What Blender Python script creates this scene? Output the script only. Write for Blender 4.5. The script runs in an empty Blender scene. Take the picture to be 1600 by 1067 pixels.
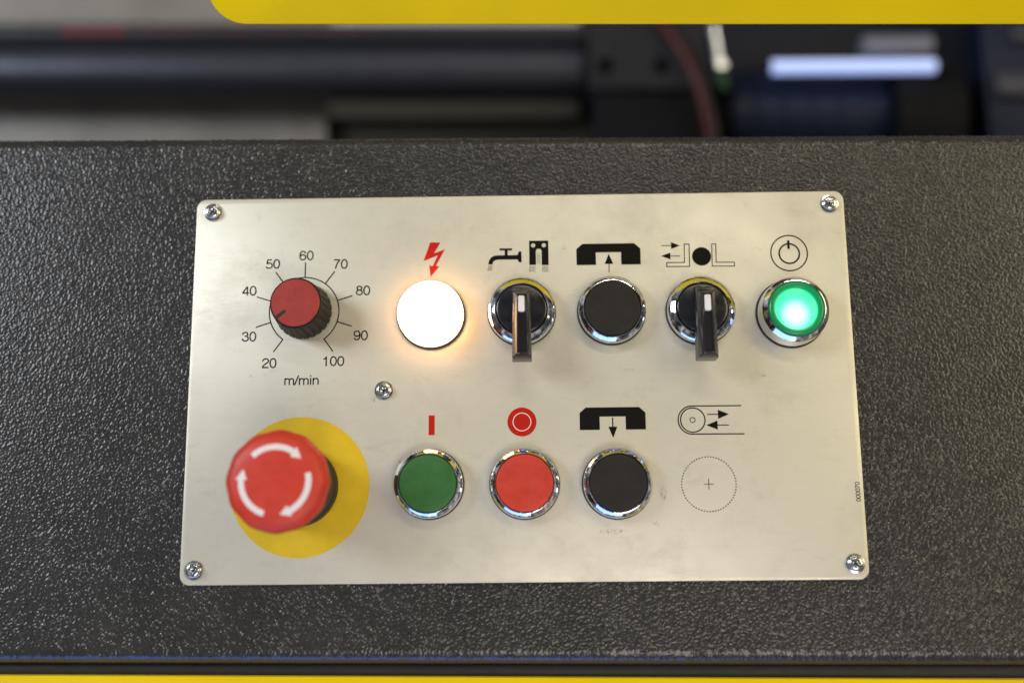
import bpy, bmesh, math, random
import numpy as np
from mathutils import Matrix, Vector
random.seed(7)
S = bpy.context.scene
C = S.collection
MM = 0.001
R = math.radians

# ------------------------------------------------------------------ camera
cd = bpy.data.cameras.new('camera'); cam = bpy.data.objects.new('camera', cd); C.objects.link(cam)
cd.sensor_width = 36.0; cd.lens = 36.0 * 1668.8 / 1600.0
cd.clip_start = 0.01; cd.clip_end = 50
cam.matrix_world = Matrix(((0.9998, 0.0121, 0.0140, 0.0028805), (-0.0092, 0.9825, -0.1861, -0.0688945),
                           (-0.0160, 0.1860, 0.9824, 0.4592741), (0, 0, 0, 1)))
cd.dof.use_dof = True; cd.dof.focus_distance = 0.462; cd.dof.aperture_fstop = 2.3
S.camera = cam
S.render.resolution_x, S.render.resolution_y = 1024, 682

# ------------------------------------------------------------------ world and lamps of the workshop
W = bpy.data.worlds.new('World'); S.world = W; W.use_nodes = True
wn = W.node_tree; wtc = wn.nodes.new('ShaderNodeTexCoord'); wno = wn.nodes.new('ShaderNodeTexNoise'); wra = wn.nodes.new('ShaderNodeValToRGB')
wno.inputs['Scale'].default_value = 3.2; wno.inputs['Detail'].default_value = 5; wno.inputs['Roughness'].default_value = .62   # the hall: machines, walls and gaps of daylight, all out of frame
wn.links.new(wtc.outputs['Generated'], wno.inputs['Vector']); wn.links.new(wno.outputs['Fac'], wra.inputs['Fac'])
we = wra.color_ramp.elements; we[0].position = .40; we[0].color = (.010, .012, .020, 1); we[1].position = .62; we[1].color = (.95, .93, .90, 1)
e_ = we.new(.50); e_.color = (.16, .15, .15, 1)
e_ = we.new(.56); e_.color = (.36, .37, .42, 1)
wn.links.new(wra.outputs['Color'], wn.nodes['Background'].inputs['Color'])
wn.nodes['Background'].inputs['Strength'].default_value = 0.48

def area(name, loc, target, sx, sy, energy, col):
    l = bpy.data.lights.new(name, 'AREA'); l.shape = 'RECTANGLE'; l.size = sx; l.size_y = sy
    l.energy = energy; l.color = col
    o = bpy.data.objects.new(name, l); C.objects.link(o); o.location = loc
    o.rotation_euler = (Vector(target) - Vector(loc)).to_track_quat('-Z', 'Y').to_euler()
    return o
area('window_light', (-1.50, 0.55, 1.15), (0, 0, 0), 0.6, 0.8, 17, (0.86, 0.92, 1.0))
area('ceiling_tube_light', (0.25, 1.1, 1.5), (0, 0, 0), 1.2, 0.12, 5, (1.0, 0.90, 0.72))
area('warm_hall_light', (1.5, 0.35, 1.3), (0, 0, 0), 1.1, 0.8, 11, (1.0, 0.83, 0.47))
area('front_hall_light', (0.35, -1.0, 1.7), (0, 0, 0), 1.0, 0.7, 11, (1.0, 0.90, 0.78))
area('low_blue_light', (-0.35, -1.3, 0.30), (0, -0.1, 0), 1.4, 0.45, 6.0, (0.20, 0.36, 1.0))

S.view_settings.view_transform = 'Standard'; S.view_settings.look = 'None'
S.view_settings.exposure = 0.22; S.view_settings.gamma = 1.0
S.cycles.max_bounces = 8

# ------------------------------------------------------------------ helpers
def tag(o, label=None, cat=None, group=None, kind=None):
    if label: o['label'] = label
    if cat: o['category'] = cat
    if group: o['group'] = group
    if kind: o['kind'] = kind
    return o

def empty(name, x, y, z=0, rz=0):
    o = bpy.data.objects.new(name, None); C.objects.link(o)
    o.empty_display_size = 0.01
    o.location = (x * MM, y * MM, z * MM); o.rotation_euler = (0, 0, rz)
    return o

def link(name, me, mat, parent=None, loc=None, smooth=None):
    """one mesh object; mesh data is in millimetres, turned to metres here"""
    if isinstance(me, bmesh.types.BMesh):
        m = bpy.data.meshes.new(name); me.to_mesh(m); me.free(); me = m
    me.transform(Matrix.Scale(MM, 4))
    me.materials.append(mat)
    if smooth is not None:
        me.shade_smooth(); me.set_sharp_from_angle(angle=R(smooth))
    o = bpy.data.objects.new(name, me); C.objects.link(o)
    if parent: o.parent = parent
    if loc: o.location = Vector(loc) * MM
    return o

def lathe(prof, n=96, rf=None):
    """surface of revolution about z; prof = [(r, z)...] from the axis on top outwards/down"""
    bm = bmesh.new(); rings = []
    for r, z in prof:
        if r < 1e-6:
            rings.append([bm.verts.new((0, 0, z))]); continue
        ring = []
        for i in range(n):
            a = 2 * math.pi * i / n
            q = r if rf is None else rf(r, z, a)
            ring.append(bm.verts.new((q * math.cos(a), q * math.sin(a), z)))
        rings.append(ring)
    for A, B in zip(rings, rings[1:]):
        for i in range(n):
            j = (i + 1) % n
            if len(A) == 1 and len(B) == 1: continue
            if len(A) == 1: bm.faces.new((A[0], B[i], B[j]))
            elif len(B) == 1: bm.faces.new((A[i], B[0], A[j]))
            else: bm.faces.new((A[i], B[i], B[j], A[j]))
    bmesh.ops.recalc_face_normals(bm, faces=bm.faces)
    # profile is written top/inside first, so normals must leave the axis
    return bm

def extrude_poly(pts, z0, z1, bev=0, seg=2):
    bm = bmesh.new()
    f = bm.faces.new([bm.verts.new((x, y, z0)) for x, y in pts])
    r = bmesh.ops.extrude_face_region(bm, geom=[f])
    for v in r['geom']:
        if isinstance(v, bmesh.types.BMVert): v.co.z = z1
    bmesh.ops.recalc_face_normals(bm, faces=bm.faces)
    if bev:
        es = [e for e in bm.edges if abs(e.verts[0].co.z - z1) < 1e-6 and abs(e.verts[1].co.z - z1) < 1e-6]
        bmesh.ops.bevel(bm, geom=es, offset=bev, segments=seg, affect='EDGES', profile=0.5)
    return bm

def box(bm, x0, x1, y0, y1, z0, z1):
    v = [bm.verts.new(p) for p in ((x0,y0,z0),(x1,y0,z0),(x1,y1,z0),(x0,y1,z0),(x0,y0,z1),(x1,y0,z1),(x1,y1,z1),(x0,y1,z1))]
    for f in ((3,2,1,0),(4,5,6,7),(0,1,5,4),(1,2,6,5),(2,3,7,6),(3,0,4,7)): bm.faces.new([v[i] for i in f])
    return bm

def bevel_all(bm, o, seg=2):
    bmesh.ops.bevel(bm, geom=bm.edges[:], offset=o, segments=seg, affect='EDGES', profile=0.5); return bm

def round_rect(w, h, r, n=8, cx=0, cy=0):
    pts = []
    for sx, sy, a0 in ((1,1,0),(-1,1,90),(-1,-1,180),(1,-1,270)):
        for i in range(n + 1):
            a = R(a0 + 90 * i / n)
            pts.append((cx + sx*(w/2 - r) + r*math.cos(a), cy + sy*(h/2 - r) + r*math.sin(a)))
    return pts

def tube(pts, r, n=16, bm=None):
    bm = bm or bmesh.new(); P = [Vector(p) for p in pts]; rings = []
    for k, p in enumerate(P):
        t = (P[min(k+1, len(P)-1)] - P[max(k-1, 0)]).normalized()
        u = t.cross(Vector((0, 0, 1))); u = (u if u.length > 1e-4 else Vector((1, 0, 0))).normalized(); w = t.cross(u)
        rings.append([bm.verts.new(p + r*(math.cos(2*math.pi*i/n)*u + math.sin(2*math.pi*i/n)*w)) for i in range(n)])
    for A, B in zip(rings, rings[1:]):
        for i in range(n): bm.faces.new((A[i], A[(i+1) % n], B[(i+1) % n], B[i]))
    bm.faces.new(rings[0]); bm.faces.new(rings[-1][::-1])
    bmesh.ops.recalc_face_normals(bm, faces=bm.faces)
    return bm

# flat print: polygons and stroked lines lying 0.06 mm above the sheet
def fpoly(bm, pts, z=0.06):
    a = sum(pts[i][0]*pts[(i+1) % len(pts)][1] - pts[(i+1) % len(pts)][0]*pts[i][1] for i in range(len(pts)))
    if a < 0: pts = pts[::-1]
    bm.faces.new([bm.verts.new((x, y, z)) for x, y in pts])

def stroke(bm, pts, w, z=0.06, closed=False):
    P = [Vector((p[0], p[1])) for p in pts]; n = len(P); L = []
    for i in range(n):
        a = P[i-1] if (i > 0 or closed) else None; b = P[(i+1) % n] if (i < n-1 or closed) else None
        d1 = (P[i]-a).normalized() if a is not None else None; d2 = (b-P[i]).normalized() if b is not None else None
        if d1 is None: d1 = d2
        if d2 is None: d2 = d1
        n1 = Vector((-d1.y, d1.x)); n2 = Vector((-d2.y, d2.x)); m = (n1+n2)
        m = m.normalized() if m.length > 1e-5 else n1
        k = min(1/max(m.dot(n1), .35), 2.2)*w/2
        L.append((bm.verts.new((P[i].x+m.x*k, P[i].y+m.y*k, z)), bm.verts.new((P[i].x-m.x*k, P[i].y-m.y*k, z))))
    for i in range(n if closed else n-1):
        A, B = L[i], L[(i+1) % n]
        bm.faces.new((A[1], B[1], B[0], A[0]))

def circ(cx, cy, r, n=48, a0=0, a1=360):
    full = abs(a1-a0) >= 360
    k = n if full else n+1
    return [(cx + r*math.cos(R(a0+(a1-a0)*i/n)), cy + r*math.sin(R(a0+(a1-a0)*i/n))) for i in range(k)]

G = {  # strokes of a plain grotesque; cap height 1
 '0': ([[(.28+.215*math.copysign(abs(math.cos(t))**.9, math.cos(t)), .5+.455*math.sin(t)) for t in [2*math.pi*i/28 for i in range(29)]]], .556),
 '1': ([[(.08,.715),(.19,.745),(.26,.81),(.295,.90),(.30,1.0)], [(.30,1.0),(.30,0)]], .556),
 '2': ([[(.06,.66),(.08,.79),(.16,.905),(.28,.95),(.4,.91),(.475,.82),(.485,.70),(.45,.6),(.36,.49),(.2,.35),(.09,.2),(.06,.05)], [(.02,.05),(.51,.05)]], .556),
 '3': ([[(.07,.70),(.1,.85),(.19,.93),(.28,.95),(.39,.91),(.45,.8),(.44,.66),(.37,.57),(.23,.54)], [(.30,.55),(.42,.49),(.49,.38),(.495,.27),(.45,.13),(.36,.06),(.27,.045),(.15,.08),(.07,.18),(.05,.31)]], .556),
 '4': ([[(.40,0),(.40,.95)], [(.39,.93),(.055,.29)], [(.02,.26),(.53,.26)]], .556),
 '5': ([[(.47,.94),(.15,.94),(.10,.50)], [(.09,.50),(.18,.585),(.28,.61),(.4,.57),(.48,.46),(.495,.33),(.46,.16),(.36,.07),(.26,.045),(.14,.08),(.07,.16),(.05,.25)]], .556),
 '6': ([[(.475,.74),(.43,.88),(.31,.95),(.2,.93),(.1,.8),(.06,.62),(.055,.4),(.08,.2),(.16,.08),(.28,.045),(.4,.09),(.48,.2),(.49,.32),(.46,.47),(.37,.56),(.28,.585),(.16,.54),(.08,.42)]], .556),
 '7': ([[(.04,.945),(.50,.945)], [(.485,.92),(.36,.70),(.25,.42),(.19,.15),(.18,0)]], .556),
 '8': ([[(.28+.185*math.cos(t), .745+.205*math.sin(t)) for t in [2*math.pi*i/20 for i in range(21)]],
        [(.28+.22*math.cos(t), .29+.245*math.sin(t)) for t in [2*math.pi*i/22 for i in range(23)]]], .556),
 'm': ([[(.09,0),(.09,.72)], [(.09,.5),(.15,.61),(.26,.67),(.36,.64),(.41,.56),(.42,.45),(.42,0)], [(.42,.5),(.48,.61),(.59,.67),(.69,.64),(.74,.56),(.75,.45),(.75,0)]], .833),
 'n': ([[(.09,0),(.09,.72)], [(.09,.5),(.16,.61),(.28,.67),(.39,.64),(.45,.56),(.46,.45),(.46,0)]], .556),
 'i': ([[(.11,0),(.11,.72)], [(.11,.87),(.11,1.0)]], .222),
 '/': ([[(-.01,-.02),(.29,1.02)]], .278),
}
G['9'] = ([[(.555-x, 1-y) for x, y in G['6'][0][0]]], .556)

def text(s, cx, cy, h, w=.13, rot=0, xs=1.36):
    bm = bmesh.new(); tot = sum(G[c][1] for c in s)*xs*h; x = -tot/2; k = 0
    for c in s:
        for st in G[c][0]:
            stroke(bm, [(x+p[0]*xs*h, (p[1]-.5)*h) for p in st], w*h, .06+.006*(k % 3)); k += 1
        x += G[c][1]*xs*h
    bm.transform(Matrix.Translation((cx, cy, 0)) @ Matrix.Rotation(rot, 4, 'Z'))
    return bm

def arrow(bm, tail, tip, w=.28, hl=4.6, hw=3.9):
    a, b = Vector(tail), Vector(tip); d = (b-a).normalized(); n = Vector((-d.y, d.x)); c = b-d*hl
    stroke(bm, [a, c+d*.1], w, .06); fpoly(bm, [tuple(c+n*hw/2), tuple(c-n*hw/2), tuple(b)], .066)

# ------------------------------------------------------------------ materials
def mat(name, col, rough=.5, metal=0, spec=.5, coat=0):
    m = bpy.data.materials.new(name); m.use_nodes = True; b = m.node_tree.nodes['Principled BSDF']
    b.inputs['Base Color'].default_value = (*col, 1); b.inputs['Roughness'].default_value = rough
    b.inputs['Metallic'].default_value = metal; b.inputs['Specular IOR Level'].default_value = spec
    b.inputs['Coat Weight'].default_value = coat
    return m
def nd(m, t): return m.node_tree.nodes.new(t)
def lk(m, a, b): m.node_tree.links.new(a, b)
def coords(m, scale=(1, 1, 1)):
    tc = nd(m, 'ShaderNodeTexCoord'); mp = nd(m, 'ShaderNodeMapping'); mp.inputs['Scale'].default_value = scale
    lk(m, tc.outputs['Object'], mp.inputs['Vector']); return mp.outputs['Vector']
def noise(m, vec, scale, detail=2, rough=.5):
    n = nd(m, 'ShaderNodeTexNoise'); n.inputs['Scale'].default_value = scale; n.inputs['Detail'].default_value = detail
    n.inputs['Roughness'].default_value = rough; lk(m, vec, n.inputs['Vector']); return n.outputs['Fac']
def ramp(m, fac, stops):
    r = nd(m, 'ShaderNodeValToRGB'); el = r.color_ramp.elements
    while len(el) < len(stops): el.new(.5)
    for e, (p, c) in zip(el, stops): e.position = p; e.color = (*c, 1) if len(c) == 3 else c
    lk(m, fac, r.inputs['Fac']); return r.outputs['Color']
def rng(m, fac, a, b, c, d):
    r = nd(m, 'ShaderNodeMapRange')
    for k, v in zip(('From Min', 'From Max', 'To Min', 'To Max'), (a, b, c, d)): r.inputs[k].default_value = v
    lk(m, fac, r.inputs['Value']); return r.outputs['Result']
def bump(m, h, strength, dist, prev=None):
    b = nd(m, 'ShaderNodeBump'); b.inputs['Strength'].default_value = strength; b.inputs['Distance'].default_value = dist*MM
    lk(m, h, b.inputs['Height'])
    if prev is not None: lk(m, prev, b.inputs['Normal'])
    return b.outputs['Normal']
def P(m): return m.node_tree.nodes['Principled BSDF']
def math_(m, op, a, b):
    n = nd(m, 'ShaderNodeMath'); n.operation = op
    for i, x in enumerate((a, b)):
        if isinstance(x, (int, float)): n.inputs[i].default_value = x
        else: lk(m, x, n.inputs[i])
    return n.outputs[0]

def plastic(name, col, rough=.38, grain=.02, gs=1800, wear=True):
    m = mat(name, col, rough); v = coords(m)
    lk(m, rng(m, noise(m, v, 160, 4, .65), .3, .7, rough-.07, rough+.12), P(m).inputs['Roughness'])
    c = tuple(x*.86 for x in col); c2 = tuple(min(x*1.08+.004, 1) for x in col)
    lk(m, ramp(m, noise(m, v, 120, 5, .7), [(.3, c), (.7, c2)]), P(m).inputs['Base Color'])
    lk(m, bump(m, noise(m, v, gs, 2), .5, grain), P(m).inputs['Normal'])
    return m

M = {}
# powder coat with orange-peel lumps
m = mat('textured_black_paint', (.016, .0155, .015), .36, 0, .6)
v = coords(m)
lk(m, bump(m, noise(m, v, 1900, 3, .6), .5, .06), P(m).inputs['Normal'])
lk(m, rng(m, noise(m, v, 900, 2), .35, .65, .20, .34), P(m).inputs['Roughness'])
lk(m, ramp(m, noise(m, v, 30, 5, .7), [(.3, (.018, .0177, .017)), (.7, (.030, .029, .027))]), P(m).inputs['Base Color'])
M['casing'] = m

# brushed aluminium sheet with faint smudges
m = mat('brushed_aluminium', (.60, .56, .50), .42, .30)
v = coords(m); vb = coords(m, (.035, 1, 1))
smud = noise(m, v, 22, 6, .72); fine = noise(m, vb, 3800, 3, .6)
lk(m, ramp(m, smud, [(.28, (.56, .53, .43)), (.50, (.645, .618, .508)), (.8, (.67, .643, .528))]), P(m).inputs['Base Color'])
lk(m, math_(m, 'ADD', rng(m, fine, .3, .7, .30, .44), rng(m, smud, .3, .7, .12, -.03)), P(m).inputs['Roughness'])
lk(m, bump(m, fine, .22, .02), P(m).inputs['Normal'])
# faint streaks across the sheet and a few scratches
st_ = rng(m, noise(m, coords(m, (.05, 1, 1)), 700, 4, .7), .35, .7, .98, 1.01)
sw = nd(m, 'ShaderNodeTexNoise'); sw.inputs['Scale'].default_value = 55; sw.inputs['Detail'].default_value = 7; sw.inputs['Roughness'].default_value = .8; sw.inputs['Distortion'].default_value = .6
lk(m, coords(m, (1, 1.6, 1)), sw.inputs['Vector'])
sm2 = rng(m, sw.outputs['Fac'], .56, .74, 1.0, .84)
mu = nd(m, 'ShaderNodeVectorMath'); mu.operation = 'SCALE'
src = P(m).inputs['Base Color'].links[0].from_socket
lk(m, src, mu.inputs[0]); lk(m, math_(m, 'MULTIPLY', st_, sm2), mu.inputs['Scale']); lk(m, mu.outputs[0], P(m).inputs['Base Color'])
M['plate'] = m
M['ink'] = mat('black_print', (.006, .005, .004), .7, 0, .12)
M['ink_brown'] = mat('brown_black_print', (.035, .028, .022), .5)
M['red_ink'] = mat('red_print', (.46, .012, .005), .6, 0, .15)
m = mat('yellow_print', (.72, .50, .012), .42); v = coords(m)
lk(m, ramp(m, noise(m, v, 60, 5, .7), [(.3, (.62, .43, .010)), (.7, (.76, .53, .016))]), P(m).inputs['Base Color'])
lk(m, bump(m, noise(m, coords(m, (.035, 1, 1)), 3800, 3), .15, .02), P(m).inputs['Normal'])
M['yellow_print'] = m

m = mat('chrome', (.74, .75, .77), .07, 1); v = coords(m)
lk(m, bump(m, noise(m, v, 190, 3, .55), .5, .25, bump(m, noise(m, v, 1500, 2), .12, .03)), P(m).inputs['Normal'])
lk(m, rng(m, noise(m, v, 300, 4, .7), .35, .7, .035, .16), P(m).inputs['Roughness'])
M['chrome'] = m
m = mat('zinc_plated_steel', (.66, .69, .70), .16, 1); v = coords(m)
lk(m, bump(m, noise(m, v, 700, 3), .4, .12), P(m).inputs['Normal'])
lk(m, ramp(m, noise(m, v, 400, 3), [(.3, (.52, .55, .56)), (.7, (.74, .76, .76))]), P(m).inputs['Base Color'])
M['zinc'] = m
M['recess'] = mat('dark_recess', (.03, .033, .03), .45, .6)
M['rubber'] = plastic('black_rubber', (.014, .013, .013), .55)
M['black'] = plastic('black_button_plastic', (.014, .012, .009), .55, .05, 1300)
P(M['black']).inputs['Specular IOR Level'].default_value = .3
M['gloss_black'] = plastic('glossy_black_plastic', (.012, .013, .017), .20, .015)
M['handle'] = plastic('satin_black_plastic', (.022, .021, .022), .22, .02, 1500)
M['green'] = plastic('green_plastic', (.026, .135, .026), .45, .02)
M['red'] = plastic('red_plastic', (.56, .038, .016), .45, .02)
M['estop_red'] = plastic('bright_red_plastic', (.58, .036, .016), .46, .03, 1100)
M['cap_red'] = plastic('dull_red_plastic', (.34, .035, .028), .42, .02)
M['handle'] = mat('satin_black_lever', (.020, .019, .021), .20); vv = coords(M['handle'])
lk(M['handle'], rng(M['handle'], noise(M['handle'], vv, 90, 3), .3, .7, .15, .24), P(M['handle']).inputs['Roughness'])
M['knob'] = mat('knob_plastic', (.008, .0075, .008), .45, 0, .22)
M['white'] = plastic('white_plastic', (.78, .78, .80), .4, .01)
M['white_print'] = mat('white_print', (.80, .74, .76), .45)
m = mat('yellow_paint', (.62, .42, .004), .5, 0, .12, .0); v = coords(m)
lk(m, bump(m, noise(m, v, 420, 2), .25, .12), P(m).inputs['Normal'])
lk(m, ramp(m, noise(m, v, 14, 5), [(.25, (.70, .50, .001)), (.7, (.82, .60, .002))]), P(m).inputs['Base Color'])
M['yellow'] = m
m = mat('grey_painted_steel', (.25, .24, .225), .5, .0); v = coords(m)
lk(m, ramp(m, noise(m, v, 18, 5, .65), [(.3, (.22, .205, .19)), (.7, (.33, .315, .29))]), P(m).inputs['Base Color'])
M['grey'] = m
M['dark_steel'] = plastic('dark_blued_steel', (.060, .064, .085), .38)
M['dark_steel'].node_tree.nodes['Principled BSDF'].inputs['Metallic'].default_value = .6
M['hose'] = plastic('black_hose_rubber', (.018, .020, .028), .42)
M['interior'] = plastic('dark_machine_paint', (.005, .0055, .008), .65)
P(M['interior']).inputs['Specular IOR Level'].default_value = .15
M['blue_paint'] = plastic('dark_blue_paint', (.004, .010, .036), .40)
P(M['blue_paint']).inputs['Specular IOR Level'].default_value = .25
M['red_cable'] = plastic('red_cable_sleeve', (.07, .005, .006), .5)
M['red_print'] = mat('red_hose_print', (.22, .014, .026), .6)
M['green_plastic_dark'] = plastic('dark_green_plastic', (.01, .07, .03), .4)

def glow(name, stops, strength, rmax, off=(0, 0)):
    """a lit lens: bright over the bulb, dimmer towards its rim"""
    m = mat(name, (.8, .8, .8), .25); tc = nd(m, 'ShaderNodeTexCoord')
    ln = nd(m, 'ShaderNodeVectorMath'); ln.operation = 'LENGTH'
    sep = nd(m, 'ShaderNodeSeparateXYZ'); cmb = nd(m, 'ShaderNodeCombineXYZ')
    lk(m, tc.outputs['Object'], sep.inputs[0]); lk(m, sep.outputs['X'], cmb.inputs['X']); lk(m, sep.outputs['Y'], cmb.inputs['Y'])
    of = nd(m, 'ShaderNodeVectorMath'); of.inputs[1].default_value = (off[0]*MM, off[1]*MM, 0)
    lk(m, cmb.outputs[0], of.inputs[0]); lk(m, of.outputs[0], ln.inputs[0])
    f = rng(m, ln.outputs['Value'], 0, rmax*MM, 0, 1)
    lk(m, ramp(m, f, stops), P(m).inputs['Emission Color']); P(m).inputs['Emission Strength'].default_value = strength
    return m
M['lamp'] = glow('lit_white_lens', [(0, (1, .86, .62)), (.9, (1, .64, .34)), (1, (1, .50, .19))], 8.5, 14.3)
M['green_lens'] = glow('lit_green_lens', [(0, (.80, 1, .92)), (.30, (.55, 1, .80)), (.58, (.08, .78, .42)), (1, (.0, .40, .17))], 1.3, 12.0, (.6, 2.6))
P(M['green_lens']).inputs['Base Color'].default_value = (.01, .20, .08, 1)
M['green_rim'] = glow('green_lens_rim', [(0, (0, .9, .3)), (.75, (0, .55, .16)), (1, (0, .22, .06))], .34, 12.2)
M['tube'] = mat('streak_glow', (.6, .65, .8), .3); P(M['tube']).inputs['Emission Color'].default_value = (.36, .50, 1.0, 1); P(M['tube']).inputs['Emission Strength'].default_value = .8  # emission stands for a bright reflected streak, not for a lamp
P(M['green_rim']).inputs['Base Color'].default_value = (.004, .10, .03, 1)

# ------------------------------------------------------------------ machine housing
house = empty('machine_housing', 0, 0, -2, R(-.55))
tag(house, 'black machine housing with rough orange-peel paint behind the aluminium control plate', 'machine housing')
def sweep(prof, x0, x1, nx=1):
    bm = bmesh.new(); cols = []
    for i in range(nx+1):
        x = x0+(x1-x0)*i/nx; cols.append([bm.verts.new((x, y, z)) for y, z in prof])
    for A, B in zip(cols, cols[1:]):
        for k in range(len(prof)-1): bm.faces.new((A[k], B[k], B[k+1], A[k+1]))
    bm.faces.new(cols[0]); bm.faces.new(cols[-1][::-1])
    bmesh.ops.recalc_face_normals(bm, faces=bm.faces); return bm
yt, yb = 114.5, -118.6
rt, rb = 6.0, 6.5
prof = [(yb, -60)] + [(yb+rb-rb*math.cos(R(a)), -rb+rb*math.sin(R(a))) for a in range(0, 91, 9)] + \
       [(yt-rt+rt*math.sin(R(a)), -rt+rt*math.cos(R(a))) for a in range(0, 91, 9)] + [(yt, -60)]
def lumpy_panel():
    # orange-peel coat as real relief: band-limited random lumps on a fine sheet bent round the two edges
    st = .34; X = np.concatenate(([-760., -560., -400.], np.arange(-290, 290.01, st), [400., 560., 760.]))
    pr = []                                   # (y, z, ny, nz, relief)
    for z in (-425, -60, -30, -15, -9): pr.append((yb, z, -1, 0, 0))
    for a in np.linspace(0, 90, 17):
        t_ = R(a); pr.append((yb+rb-rb*math.cos(t_), -rb+rb*math.sin(t_), -math.cos(t_), math.sin(t_), max(0, min(1, (a-35)/30))))
    for y in np.arange(yb+rb+st, yt-rt, st): pr.append((y, 0, 0, 1, 1))
    for a in np.linspace(0, 90, 22):
        t_ = R(a); pr.append((yt-rt+rt*math.sin(t_), -rt+rt*math.cos(t_), math.sin(t_), math.cos(t_), 1))
    for z in (-10, -20, -60, -425): pr.append((yt, z, 1, 0, 0))
    pr = np.array(pr); ny, nx = len(pr), len(X)
    g = np.random.default_rng(5)
    fy = np.fft.fftfreq(ny, st)[:, None]; fx = np.fft.fftfreq(nx, st)[None, :]
    F = np.fft.fft2(g.standard_normal((ny, nx)))
    def band(f0, wd, sh=1.0):
        f = np.hypot(fx*sh, fy); h_ = np.real(np.fft.ifft2(F*np.exp(-((f-f0)/wd)**2))); return h_/h_.std()
    G2 = g.random((ny, nx)); K = np.zeros((ny, nx))
    for dens, f_, am in ((.022, .70, 1.0), (.045, 1.05, .9)):      # scattered round grains of two sizes
        q = np.where(g.random((ny, nx)) < dens, .4+G2, 0)
        w = np.real(np.fft.ifft2(np.fft.fft2(q)*np.exp(-(np.hypot(fx, fy)/f_)**2))); K += am*(w-w.mean())/w.std()
    H = .75*K+.75*band(.68, .45, 1.1); H /= H.std(); H = np.where(H > 0, H, H*.6)     # rounded tops, flatter valleys
    H = .108*H*(1+.10*np.clip(band(.03, .03), -1.5, 1.5))
    Z = pr[:, 4:5]*H
    V = np.empty((ny, nx, 3)); V[..., 0] = X[None, :]; V[..., 1] = pr[:, 0:1]+pr[:, 2:3]*Z; V[..., 2] = pr[:, 1:2]+pr[:, 3:4]*Z
    i = (np.arange(ny-1)[:, None]*nx+np.arange(nx-1)[None, :]).ravel()
    Q = np.stack([i, i+1, i+nx+1, i+nx], 1)
    me = bpy.data.meshes.new('front_panel'); me.vertices.add(ny*nx); me.vertices.foreach_set('co', V.ravel().astype(np.float32))
    me.loops.add(Q.size); me.loops.foreach_set('vertex_index', Q.ravel().astype(np.int32))
    me.polygons.add(len(Q)); me.polygons.foreach_set('loop_start', (np.arange(len(Q))*4).astype(np.int32))
    me.update(calc_edges=True); me.shade_smooth(); return me
link('front_panel', lumpy_panel(), M['casing'], house)
bm = bmesh.new(); box(bm, -520, 520, -124.2, -118.8, -40, -9); bevel_all(bm, 1.2)
link('edge_seal', bm, M['rubber'], house, smooth=40)

base = empty('lower_cover', 0, -260, -9, R(-.65))
tag(base, 'yellow lower machine cover below the black housing at the bottom edge', 'machine cover')
bm = bmesh.new(); box(bm, -520, 520, -150, 136.2, -3, 1.5); bevel_all(bm, 1.0)
link('cover_sheet', bm, M['yellow'], base, smooth=40)

hood = empty('upper_cover', 50, 159, 15, R(-1.0))
tag(hood, 'yellow upper machine cover with a rounded corner above the open gap', 'machine cover')
def hood_sheet():
    # outline in the tilted sheet's own plane: u along x, w up along the slope
    pts = [(470, 0)]
    cx, cy, r = -172, 16, 16
    pts += [(cx - r*math.sin(R(a)), cy - r*math.cos(R(a))) for a in range(0, 91, 9)]
    pts += [(-188, 230), (470, 230)]
    bm = extrude_poly(pts, -2.0, 0, .5)
    return bm
bm = hood_sheet(); bm.transform(Matrix.Rotation(R(35), 4, 'X'))
link('cover_sheet', bm, M['yellow'], hood, smooth=40)

# ------------------------------------------------------------------ inside of the machine, seen through the gap
inner = empty('machine_bed', 0, 284, -433, R(-.9))
tag(inner, 'grey steel machine bed far inside the gap with a dark slot', 'machine bed')
bm = bmesh.new(); box(bm, -640, -164.5, -220, 250, 30, 42); bevel_all(bm, 1.5); link('bed_plate', bm, M['grey'], inner, smooth=40)
bm = bmesh.new(); box(bm, -164, 50, 3.5, 250, 30, 41.5); bevel_all(bm, 1.2); link('bed_strip', bm, mat('lightened_bed_steel', (.72, .69, .62), .6), inner, smooth=40)  # strip colour made paler than the bed to stand in for missing light
bm = bmesh.new(); box(bm, -163.8, 70, -220, 3, 4, 24); link('slot_floor', bm, plastic('dark_olive_paint', (.045, .042, .032), .5), inner)
bm = bmesh.new(); box(bm, -640, 640, -260, 330, -8, 0); link('back_sheet', bm, M['interior'], inner)
bm = bmesh.new(); box(bm, 53, 620, 20, 330, 1, 16); link('rear_cover', bm, plastic('slate_blue_paint', (.004, .006, .014), .8), inner)

def xrod(name, x0, x1, y, z, r, m, parent=None, n=40):
    bm = bmesh.new(); e = min(1.2, r*.2); pr = [(x0, r-e), (x0+e, r), (x1-e, r), (x1, r-e)]; rings = []
    for x, q in pr: rings.append([bm.verts.new((x, q*math.cos(2*math.pi*i/n), q*math.sin(2*math.pi*i/n))) for i in range(n)])
    for A, B in zip(rings, rings[1:]):
        for i in range(n): bm.faces.new((A[i], A[(i+1) % n], B[(i+1) % n], B[i]))
    bm.faces.new(rings[0]); bm.faces.new(rings[-1][::-1]); bmesh.ops.recalc_face_normals(bm, faces=bm.faces)
    o = link(name, bm, m, parent, smooth=40); o.location = (0, y*MM, z*MM); return o

rod = xrod('guide_rod', -640, 50, 309, -359, 22.3, M['dark_steel'])
tag(rod, 'thick dark blued steel guide rod running behind the housing on the left', 'rod')
rod.rotation_euler.z = R(-.95)

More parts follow.
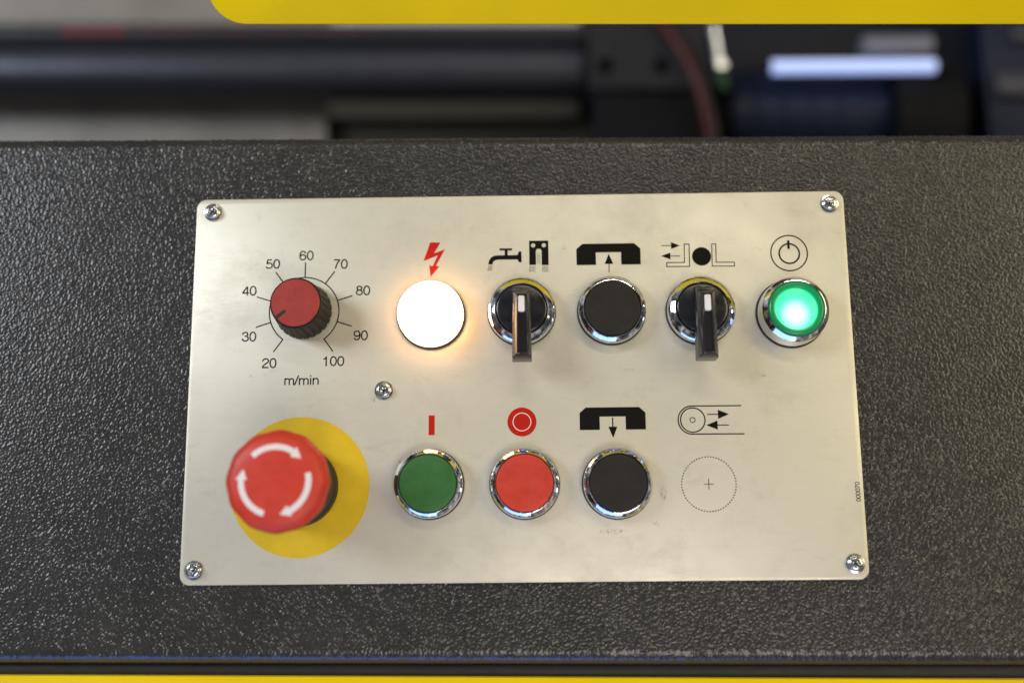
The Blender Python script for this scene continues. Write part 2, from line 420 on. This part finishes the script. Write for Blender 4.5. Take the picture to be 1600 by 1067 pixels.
hose = empty('hydraulic_hose', 0, 338, -350, R(-1.0))
tag(hose, 'black rubber hose with worn red print above the thick guide rod', 'hose')
xrod('hose_tube', -640, 150, 0, 0, 9, M['hose'], hose)
def patch(x0, x1, a0, a1, r):
    bm = bmesh.new(); k = 5; L = [bm.verts.new((x, r*math.cos(R(a0+(a1-a0)*i/k)), r*math.sin(R(a0+(a1-a0)*i/k)))) for x in (x0, x1) for i in range(k+1)]
    for i in range(k): bm.faces.new((L[i], L[i+1], L[k+2+i], L[k+1+i]))
    return bm
x = -370
for i in range(4):
    link('red_print', patch(x, x+9.5, 72, 112, 9.1), M['red_print'], hose); x += 13
x += 9
for i in range(13):
    wd = random.uniform(5, 13)
    link('red_print', patch(x, x+wd, 84, 96, 9.1), M['red_print'], hose); x += wd+random.uniform(4, 12)

clamp = empty('rod_clamp', 98, 279, -362, R(-.9))
tag(clamp, 'black clamp block with two bolt holes at the right end of the guide rod', 'clamp')
def clamp_plate():
    # plate with two round openings, built as strips round each hole
    bm = bmesh.new()
    def cell(x0, x1, y0, y1, hx, hy, r):
        n = 24; inn = []; out = []
        for i in range(n):
            a = 2*math.pi*(i+.5)/n; c, s = math.cos(a), math.sin(a)
            inn.append((hx+r*c, hy+r*s))
            k = min((x1-hx)/c if c > 0 else (x0-hx)/c if c < 0 else 9e9, (y1-hy)/s if s > 0 else (y0-hy)/s if s < 0 else 9e9)
            out.append((hx+k*c, hy+k*s))
        vi = [bm.verts.new((*p, 47)) for p in inn]; vd = [bm.verts.new((*p, 28)) for p in inn]; vo = [bm.verts.new((*p, 47)) for p in out]
        for i in range(n):
            j = (i+1) % n
            bm.faces.new((vi[i], vo[i], vo[j], vi[j])); bm.faces.new((vd[i], vi[i], vi[j], vd[j]))
        bm.faces.new(vd[::-1])
        for cx, cy in [(x1, y1), (x0, y1), (x0, y0), (x1, y0)]:
            near = sorted(range(n), key=lambda i: (out[i][0]-cx)**2+(out[i][1]-cy)**2)[:2]
            bm.faces.new((vo[near[0]], vo[near[1]], bm.verts.new((cx, cy, 47))))
    cell(-45, -10, -4, 60, -32, 14.5, 6.2); cell(-10, 44, -4, 60, 11.5, 14.5, 6.2)
    bmesh.ops.recalc_face_normals(bm, faces=bm.faces)
    return bm
link('clamp_plate', clamp_plate(), plastic('dark_clamp_paint', (.012, .012, .018), .75), clamp)
bm = bmesh.new(); box(bm, -44.7, 43.7, -3.8, 59.8, 0, 24); link('clamp_back', bm, M['interior'], clamp)
bm = bmesh.new(); box(bm, -41, 42, -110, -6, 0, 43); bevel_all(bm, 2); link('clamp_block', bm, M['interior'], clamp, smooth=40)

def bez(P0, P1, P2, P3, n=18):
    return [tuple((1-t)**3*a+3*t*(1-t)**2*b+3*t*t*(1-t)*c+t**3*d for a, b, c, d in zip(P0, P1, P2, P3)) for t in [i/n for i in range(n+1)]]
cab = link('red_cable', tube(bez((108, 330, -312), (124, 300, -298), (142, 268, -296), (146, 205, -315)), 3.9), M['red_cable'], smooth=60)
tag(cab, 'dull red cable bending down beside the black clamp block', 'cable')
cab = link('black_cable', tube(bez((122, 345, -330), (136, 310, -318), (150, 262, -322), (154, 200, -335)), 4.4), M['hose'], smooth=60)
tag(cab, 'black cable hanging just right of the dull red cable', 'cable')
fit = empty('pipe_fitting', 155, 308, -322, R(6))
tag(fit, 'small bright metal pipe fitting with a green sleeve right of the red cable', 'fitting')
bm = tube([(0, -12, 0), (0, 22, 0)], 5.2, 20); link('fitting_body', bm, M['zinc'], fit, smooth=40)
bm = tube([(0, -16, 0), (0, -12.2, 0)], 6.8, 6); link('fitting_nut', bm, M['zinc'], fit)
bm = tube([(0, -31, -3), (0, -16.2, 0)], 5.0, 16); link('fitting_sleeve', bm, M['green_plastic_dark'], fit, smooth=40)

mot = empty('drive_motor', 228, 268, -380, R(-.9))
tag(mot, 'dark blue cylindrical drive motor deep in the gap on the right', 'motor')
xrod('motor_housing', -60, 64, 0, 0, 44, M['blue_paint'], mot)
for k in range(5): xrod('cooling_rib', -44+22*k, -41+22*k, 0, 0, 45.5, M['blue_paint'], mot)
xrod('motor_flange', 65, 118, -6, 6, 54, M['interior'], mot)
xrod('motor_collar', -70, -60.5, 0, 0, 36, M['interior'], mot)
streak = empty('glow_streak', 258, 290, -315, R(-.5))  # added glowing bar in place of a light reflection on the machinery
tag(streak, 'glowing bluish white bar standing for a reflected streak in front of the blue motor', 'reflection streak')
xrod('streak_bar', -64, 62, 0, 0, 5.2, M['tube'], streak)
xrod('streak_bar_cap', 62.2, 70, 0, 0, 5.4, M['interior'], streak); xrod('streak_bar_cap', -68, -64.2, 0, 0, 4.8, M['interior'], streak)
fil = empty('filter_bowl', 303, 320, -345, 0)
tag(fil, 'pale rounded filter bowl half hidden below the yellow upper cover', 'filter')
xrod('bowl', -28, 27, 0, 0, 9, plastic('pale_grey_plastic', (.22, .23, .30), .35), fil)
xrod('bowl_cap', 27.5, 33, 0, 0, 7, M['interior'], fil)
cabn = empty('side_panel', 421, 302, -366, R(-.9))
tag(cabn, 'dark blue inner side panel at the right end of the gap', 'machine panel')
bm = bmesh.new(); box(bm, -52, 130, -100, 90, 0, 25); bevel_all(bm, 3); link('panel_sheet', bm, M['blue_paint'], cabn, smooth=40)
bm = bmesh.new(); box(bm, -46, 130, -30, -10, 25.2, 32); bevel_all(bm, 2); link('panel_rail', bm, M['dark_steel'], cabn, smooth=40)
bm = bmesh.new(); box(bm, -30, 130, 18, 30, 25.2, 30); bevel_all(bm, 2); link('panel_rail', bm, M['dark_steel'], cabn, smooth=40)

# ------------------------------------------------------------------ control plate with its print
plate = empty('control_plate', 0, 0, 0)
tag(plate, 'brushed aluminium control plate with printed symbols on the black housing', 'control plate')
link('plate_sheet', extrude_poly(round_rect(290, 169.6, 4.2), -1.9, 0, .35, 2), M['plate'], plate, smooth=40)
def prt(name, bm, m='ink'): return link(name, bm, M[m], plate)

bm = bmesh.new(); fpoly(bm, circ(-95.1, -44, 29.9, 128), .04); prt('yellow_disc', bm, 'yellow_print')
DX, DY = -95.3, 32.7
bm = bmesh.new(); stroke(bm, circ(DX, DY, 15.4, 96, -54, 234), .50); prt('scale_arc', bm)
for i, s in enumerate(('20','30','40','50','60','70','80','90','100')):
    a = R(234-36*i); bm = bmesh.new()
    stroke(bm, [(DX+15.3*math.cos(a), DY+15.3*math.sin(a)), (DX+22.3*math.cos(a), DY+22.3*math.sin(a))], .50, .066); prt('scale_tick', bm)
for s, x, y in (('60',-94.9,58.2),('50',-109.8,54.5),('70',-79.6,54.1),('40',-119.9,42.4),('80',-69.4,41.9),
                ('30',-119.3,21.7),('90',-70.1,21.65),('20',-110,9.8),('100',-81.9,10.35)):
    prt('scale_number', text(s, x, y, 4.3))
prt('unit_lettering', text('m/min', -95.6, 2.1, 4.2, .125))
prt('serial_number', text('000070', 142.45, -48.4, 1.9, .16, R(90.5), 1.32), 'ink_brown')

bm = bmesh.new(); fpoly(bm, [(-39.7,63.5),(-35.2,63.3),(-38.03,58.4),(-33.2,60.15),(-37.2,52.64),(-35.7,52.3),(-39.5,47.6),(-40.1,53.0),(-38.6,52.5),(-36.3,57.5),(-42.65,54.9)])
prt('lightning_symbol', bm, 'red_ink')
# tap
bm = bmesh.new()
body = [(-13.85,53.0),(-13.6,54.6),(-12.7,56.1),(-11.2,56.95),(-9.2,57.1),(-6.55,57.1),(-6.55,59.3),(-8.85,59.35),(-8.8,60.3),(-3.3,60.2),(-3.3,59.3),(-5.25,59.3),(-5.25,57.1),(-.9,57.1),(-.3,58.75),(.85,58.8),(.95,53.8),(-.2,53.8),(-.9,55.1),(-9.2,55.15),(-10.8,54.85),(-11.8,54.1),(-12.0,53.0)]
fpoly(bm, body); prt('tap_symbol', bm)
bm = bmesh.new()
for k in range(4): stroke(bm, [(-13.6+.47*k, 52.5), (-14.1+.52*k, 50.0)], .16)
prt('tap_drops', bm)
bm = bmesh.new()
fpoly(bm, [(4.36,52.5),(4.36,63.6),(8.6,63.6),(8.6,59.95),(7.75,59.7),(7.3,59.0),(7.3,52.5)]); fpoly(bm, [(12.9,52.4),(9.85,52.4),(9.85,59.0),(9.4,59.7),(8.6,59.95),(8.6,63.6),(12.9,63.6)])
prt('cooling_block_symbol', bm)
for x in (6.15, 10.9):
    bm = bmesh.new(); fpoly(bm, circ(x, 61.45, .95, 24), .07); prt('block_hole', bm, 'plate')
bm = bmesh.new()
for k in range(4):
    stroke(bm, circ(8.57, 57.2-1.15*k, .62, 16), .12, .066+.004*(k % 2), True)
for x0, s in ((4.6, -1), (10.2, 1)):
    for k in range(5): stroke(bm, [(x0+.55*k, 52.0), (x0+.55*k+s*.35*(1 if s < 0 else .6)*(1-k*.2 if s < 0 else k*.25), 49.1+.15*(k % 2))], .15)
prt('cooling_drops', bm)

def clamp_sym(x, y, arrow_up):
    bm = bmesh.new()
    left = [(x-14.2,y-4.9),(x-14.2,y+2.4),(x-11.5,y+4.8),(x,y+4.8),(x,y+.8),(x-5.6,y+.8),(x-5.6,y-4.9)]
    fpoly(bm, left); fpoly(bm, [(2*x-a, b) for a, b in left])
    prt('clamp_symbol', bm)
    bm = bmesh.new()
    if arrow_up: arrow(bm, (x+.1, y-8.3), (x+.15, y+.1), .34, 4.6, 3.8)
    else: arrow(bm, (x, y+.4), (x+.05, y-8.4), .5, 4.8, 3.8)
    prt('clamp_arrow', bm)
clamp_sym(39.5, 57.05, True); clamp_sym(39.4, -16.1, False)

bm = bmesh.new(); stroke(bm, [(73.2,61.1),(75.35,61.1),(75.2,50.9),(65.15,50.95),(65.2,52.8),(73.0,52.7)], .38, closed=True); prt('vice_jaw_symbol', bm)
bm = bmesh.new(); stroke(bm, [(85.4,61.0),(87.2,61.0),(87.0,52.65),(95.1,52.55),(95.1,50.8),(85.2,50.9)], .38, closed=True); prt('vice_jaw_symbol', bm)
bm = bmesh.new(); fpoly(bm, circ(80.7, 55.4, 4.2, 48), .075); prt('workpiece_symbol', bm)
bm = bmesh.new(); arrow(bm, (63.0,60.6), (71.3,60.5), .34, 3.9, 3.1); prt('vice_arrow', bm)
bm = bmesh.new(); arrow(bm, (71.2,55.7), (62.8,55.8), .34, 4.1, 3.1); prt('vice_arrow', bm)

bm = bmesh.new(); stroke(bm, circ(119.4, 56.4, 8.05, 80), .55, closed=True); stroke(bm, circ(119.45, 56.15, 4.45, 56), .72, closed=True)
stroke(bm, [(119.3, 62.2), (119.3, 58.3)], 1.05, .07); prt('power_symbol', bm)
bm = bmesh.new(); fpoly(bm, [(-40.0,-22.5),(-37.4,-22.5),(-37.4,-14.0),(-40.0,-14.0)]); prt('start_symbol', bm, 'red_ink')
bm = bmesh.new(); fpoly(bm, circ(.3, -17.2, 6.25, 72)); prt('stop_symbol', bm, 'red_ink')
bm = bmesh.new(); stroke(bm, circ(.3, -17.2, 3.85, 56), .34, .075, True); prt('stop_symbol_ring', bm, 'white_print')
bm = bmesh.new(); stroke(bm, [(94.9,-11.2)]+circ(73.6, -17.2, 6.05, 40, 90, 270)+[(95.8,-23.35)], .5)
stroke(bm, circ(73.85, -17.2, 5.25, 56), .5, .068, True); stroke(bm, circ(73.75, -17.2, 1.1, 24), .32, closed=True); prt('belt_symbol', bm)
bm = bmesh.new(); arrow(bm, (80.1,-14.85), (89.5,-14.85), .42, 4.7, 3.9); prt('belt_arrow', bm)
bm = bmesh.new(); arrow(bm, (89.2,-19.5), (79.6,-19.5), .42, 4.8, 3.9); prt('belt_arrow', bm)
bm = bmesh.new()
for k in range(60):
    a = 6*k; fpoly(bm, [(79.6+q*math.cos(R(a+d)), -44.6+q*math.sin(R(a+d))) for q, d in ((11.3,-1.45),(11.78,-1.45),(11.78,1.45),(11.3,1.45))])
o = prt('dotted_circle', bm, 'ink_brown')
bm = bmesh.new(); stroke(bm, [(77.4,-44.6),(81.7,-44.6)], .3); stroke(bm, [(79.55,-42.3),(79.55,-46.9)], .3, .07); prt('centre_cross', bm, 'ink_brown')

# dirt: small scuffs below the buttons
m = mat('grime', (.10, .085, .07), .7)
bs = P(m); fac = rng(m, noise(m, coords(m), 900, 4, .7), .50, .72, 0, .6); lk(m, fac, bs.inputs['Alpha'])
M['grime'] = m
bm = bmesh.new()
for cx, cy, sx, sy in ((38,-64,6.5,1.1),(46,5,4,.8),(29,22.5,2,1.2),(104,2,2.5,.8),(-52,-34,1.2,2),(60,-48,1.6,3),(-118,4,1.2,1),(20,60.5,1,1.5),(-63,-6.5,2.5,1.2),(57,-61,2,1)):
    fpoly(bm, [(cx+sx*math.cos(t), cy+sy*math.sin(t)) for t in [2*math.pi*i/14 for i in range(14)]], .05)
prt('scuff_marks', bm, 'grime')['kind'] = 'stuff'

# ------------------------------------------------------------------ screws
def make_screw():
    t = empty('screw', 0, 0)
    prof = [(2.75, 2.25), (3.0, 1.9), (3.15, 1.2), (3.2, .75), (4.0, .62), (4.15, .4), (4.15, 0)]
    # head with a real cross recess: an outline of the cross joined to the round rim
    bm = bmesh.new(); n = 48
    def cross(a):   # radius of the cross outline at angle a
        best = .55
        for k in range(4):
            d = (a-math.pi/2*k+math.pi) % (2*math.pi)-math.pi
            if abs(d) < math.pi/4:
                half = .42
                best = max(best, min(1.75/max(math.cos(d), .1), half/max(abs(math.sin(d)), 1e-4)))
        return best
    rings = []
    def ring(f, z): rings.append([bm.verts.new((f(2*math.pi*i/n)*math.cos(2*math.pi*i/n), f(2*math.pi*i/n)*math.sin(2*math.pi*i/n), z)) for i in range(n)])
    ring(lambda a: cross(a)*.35, .9); ring(lambda a: cross(a)*.9, 1.5); ring(cross, 2.52)
    ring(lambda a: 2.1, 2.5)
    for r, z in prof: ring(lambda a, r=r: r, z)
    c = bm.verts.new((0, 0, .85))
    for i in range(n): bm.faces.new((c, rings[0][i], rings[0][(i+1) % n]))
    for A, B in zip(rings, rings[1:]):
        for i in range(n): bm.faces.new((A[i], B[i], B[(i+1) % n], A[(i+1) % n]))
    bmesh.ops.recalc_face_normals(bm, faces=bm.faces)
    bm2 = bmesh.new(); inner_z = 0
    link('screw_head', bm, M['zinc'], t, smooth=35)
    link('recess_floor', lathe([(0, 1.12), (.45, 1.1)], 16), M['recess'], t)
    return t
scr = make_screw()
spots = [(-59.5,-2.9,.5,'cross-head screw between the speed dial and the green start button'),
         (-137.5,78.7,.15,'cross-head screw in the top left corner of the control plate'),
         (138.4,78.7,.9,'cross-head screw in the top right corner of the control plate'),
         (-139.0,-78.6,.35,'cross-head screw in the bottom left corner of the control plate'),
         (139.2,-78.2,1.2,'cross-head screw in the bottom right corner of the control plate')]
for i, (x, y, rz, lab) in enumerate(spots):
    if i == 0: o = scr
    else:
        o = scr.copy(); C.objects.link(o)
        for ch in list(scr.children):
            c = ch.copy(); C.objects.link(c); c.parent = o
    o.location = (x*MM, y*MM, 0); o.rotation_euler = (0, 0, rz)
    tag(o, lab, 'screw', 'screws holding the control plate')

# ------------------------------------------------------------------ speed knob
t = empty('speed_knob', DX-.1, DY, 0, 0)
tag(t, 'black fluted speed knob with a red cap inside the m/min scale', 'knob')
def flute(r, z, a):
    if r < 10.6 or z > 16.5: return r
    return r - (.42 if (math.cos(a*24) > .35) else 0)
link('knob_body', lathe([(9.9, 17.6), (10.5, 17.55), (10.95, 17.2), (11.1, 16.4), (11.2, 15.5), (11.9, 6), (12.3, 3), (12.6, 1.2), (12.5, .5)], 240, flute), M['knob'], t, smooth=32)
link('knob_cap', lathe([(0, 18.0), (6, 18.0), (10.0, 17.9), (10.35, 17.6), (10.35, 17.2)], 96), M['cap_red'], t, smooth=35)
bm = extrude_poly(round_rect(5.4, 1.25, .5, 5, 8.1, 0), 17.5, 18.25, .1)
bm.transform(Matrix.Rotation(R(219), 4, 'Z')); link('pointer_mark', bm, M['rubber'], t)

# ------------------------------------------------------------------ push buttons
def bezel(t, ztop=7.6, rtop=12.7, rbot=14.7, lip=2.4):
    link('gasket', lathe([(14.0, 1.2), (15.0, 1.1), (15.1, .8), (15.1, 0)], 96), M['rubber'], t, smooth=40)
    link('bezel', lathe([(rtop-.45, 2), (rtop-.45, ztop-.25), (rtop-.25, ztop), (rtop, ztop-.05), (rbot-.35, ztop-1.4), (rbot-.1, ztop-1.75), (rbot-.05, ztop-2.2), (rbot, 1.1)], 128), M['chrome'], t, smooth=24)
def button(name, x, y, label, m, cat='push button', rc=12.05, zt=8.0, group='round push buttons'):
    t = empty(name, x, y); tag(t, label, cat, group); bezel(t)
    link('button_cap', lathe([(0, zt-.35), (5, zt-.3), (9.5, zt-.12), (rc-.6, zt), (rc-.2, zt-.15), (rc, zt-.6), (rc, 2)], 96), M[m], t, smooth=35)
    return t
button('push_button', 40.1, 30.9, 'black push button below the clamp symbol with the upward arrow', 'black')
button('push_button', 40.6, -44.1, 'black push button below the clamp symbol with the downward arrow', 'black')
button('push_button', -39.6, -43.5, 'green start push button below the red vertical bar', 'green')
button('push_button', 1.2, -43.8, 'red stop push button below the red ring symbol', 'red')

t = empty('pilot_lamp', -39.0, 29.9); tag(t, 'glowing white pilot lamp below the red lightning symbol', 'pilot lamp')
link('gasket', lathe([(13.0, 2.4), (14.7, 2.3), (15.0, 2.0), (15.1, 0)], 96), M['rubber'], t, smooth=40)
link('lamp_lens', lathe([(0, 10.6), (5, 10.5), (9, 10.1), (12, 9.4), (13.6, 8.4), (14.2, 7.2), (14.3, 6), (14.25, 2.2)], 96), M['lamp'], t, smooth=60)

t = empty('lit_push_button', 118.4, 28.9); tag(t, 'raised chrome push button with lit green lens below the power symbol', 'push button', 'round push buttons')
link('gasket', lathe([(14.0, 1.0), (15.2, .9), (15.3, .7), (15.3, 0)], 96), M['rubber'], t, smooth=40)
link('bezel', lathe([(12.0, 4), (12.0, 11.2), (12.2, 11.5), (12.5, 11.45), (13.9, 10.1), (14.3, 9.6), (14.4, 8.9), (14.7, 1.6), (14.9, .9)], 128), M['chrome'], t, smooth=24)
link('lens_rim', lathe([(9.2, 10.2), (9.5, 11.6), (10.4, 11.9), (11.4, 11.7), (11.9, 11.0), (11.9, 6)], 96), M['green_rim'], t, smooth=50)
link('lens', lathe([(0, 11.2), (4, 11.1), (8, 10.8), (9.3, 10.5)], 96), M['green_lens'], t, smooth=50)

# ------------------------------------------------------------------ selector switches
def make_selector(name, x, y, label):
    t = empty(name, x, y); tag(t, label, 'selector switch', 'chrome selector switches with black levers')
    link('gasket', lathe([(14.0, 1.2), (15.0, 1.1), (15.1, .8), (15.1, 0)], 96), M['rubber'], t, smooth=40)
    link('bezel', lathe([(11.2, 3), (11.2, 7.0), (11.4, 7.25), (11.8, 7.2), (13.2, 6.35), (14.3, 5.5), (14.6, 5.1), (14.7, 4.6), (14.75, 1.1)], 128), M['chrome'], t, smooth=24)
    link('dial_disc', lathe([(0, 8.6), (9.8, 8.6), (10.6, 8.3), (10.9, 7.6), (10.9, 3)], 96), M['gloss_black'], t, smooth=35)
    # lever: tapered bar; bottom outline -> ridge outline
    h = 21.0
    bo = [(-3.7, 9.0), (3.7, 9.0), (4.05, -10), (4.2, -23.6), (-4.2, -23.6), (-4.05, -10)]
    tp = [(-1.75, 3.3), (1.75, 3.3), (1.9, -10), (2.0, -21.8), (-2.0, -21.8), (-1.9, -10)]
    bm = bmesh.new(); zb = 8.8
    A = [bm.verts.new((a, b, zb)) for a, b in bo]
    Bm = [bm.verts.new((a*.96, b*.995, h-2.7)) for a, b in bo]
    Bm[0].co.y = Bm[1].co.y = 5.6
    T = [bm.verts.new((a, b, h)) for a, b in tp]
    for U, V_ in ((A, Bm), (Bm, T)):
        for i in range(6): bm.faces.new((U[i], U[(i+1) % 6], V_[(i+1) % 6], V_[i]))
    bm.faces.new(A[::-1])
    # recessed groove along the ridge, open inset
    gi = [bm.verts.new((a*.78, b+(-.5 if b > 0 else (.5 if b < -15 else 0)), h)) for a, b in tp]
    gd = [bm.verts.new((a*.72, b+(-.6 if b > 0 else (.6 if b < -15 else 0)), h-1.5)) for a, b in tp]
    for U, V_ in ((T, gi), (gi, gd)):
        for i in range(6): bm.faces.new((U[i], U[(i+1) % 6], V_[(i+1) % 6], V_[i]))
    bm.faces.new(gd)
    bmesh.ops.recalc_face_normals(bm, faces=bm.faces)
    bmesh.ops.bevel(bm, geom=[e for e in bm.edges if e.calc_length() > 1.2 and e.is_manifold and e.calc_face_angle(0) > .35 and min(v.co.z for v in e.verts) > 9], offset=.28, segments=2, affect='EDGES')
    link('lever', bm, M['handle'], t, smooth=40)
    link('white_mark', extrude_poly(round_rect(2.7, 6.9, .7, 4, 0, -.7), h-1.4, h+.25, .2), M['white'], t, smooth=40)
    return t
make_selector('selector_switch', .7, 31.0, 'selector switch with vertical black lever below the tap symbol')
s2 = make_selector('selector_switch', 78.9, 30.5, 'selector switch with vertical black lever below the vice jaw symbol')

# ------------------------------------------------------------------ emergency stop
t = empty('emergency_stop_button', -95.2, -44.0); tag(t, 'red mushroom emergency stop button with white arrows on the yellow disc', 'emergency stop')
link('collar', lathe([(14.4, 30), (14.6, 24), (15.2, 21), (15.4, 14), (16.0, 13.6), (16.0, 6), (16.6, 5.4), (16.8, 1.0), (16.6, .1)], 96), M['rubber'], t, smooth=35)
def lobe(r, z, a):
    k = max(0, min(1, (r-14)/6.0))
    return r*(1+.010*k*math.cos(12*a+.3)*(1.0 if z < 44 else .7))
link('mushroom_head', lathe([(0, 44.7), (6, 44.65), (11, 44.4), (15, 43.9), (17.2, 43.2), (18.8, 42.0), (19.8, 40.4), (20.1, 38.5), (19.9, 36), (18.9, 32.5), (18.0, 30), (14.2, 29)], 192, lobe), M['estop_red'], t, loc=(0, 0, 1.3), smooth=60)
def head_z(r):   # height of the slightly domed top
    P_ = [(0,44.7),(6,44.65),(11,44.4),(15,43.9),(17.2,43.2)]
    for (a, za), (b, zb) in zip(P_, P_[1:]):
        if r <= b: return za+(zb-za)*(r-a)/(b-a)
    return 43.2
for k in range(3):
    bm = bmesh.new(); a0 = 133-120*k; a1 = a0-75; r0, w = 13.1, 2.3; n = 20; L = []
    def pt(r, a): return bm.verts.new((r*math.cos(R(a)), r*math.sin(R(a)), head_z(r)+.10))
    for i in range(n+1):
        a = a0+(a1-a0)*i/n; L.append((pt(r0-w/2, a), pt(r0, a), pt(r0+w/2, a)))
    for A, B in zip(L, L[1:]):
        bm.faces.new((A[0], A[1], B[1], B[0])); bm.faces.new((A[1], A[2], B[2], B[1]))
    p = [pt(r0-w, a1), pt(r0, a1-.01), pt(r0+w, a1)]; q = pt(r0, a1-18)
    bm.faces.new((p[0], p[1], q)); bm.faces.new((p[1], p[2], q))
    bmesh.ops.recalc_face_normals(bm, faces=bm.faces)
    for f in bm.faces:
        if f.normal.z < 0: f.normal_flip()
    link('white_arrow', bm, M['white_print'], t, loc=(0, 0, 1.3))
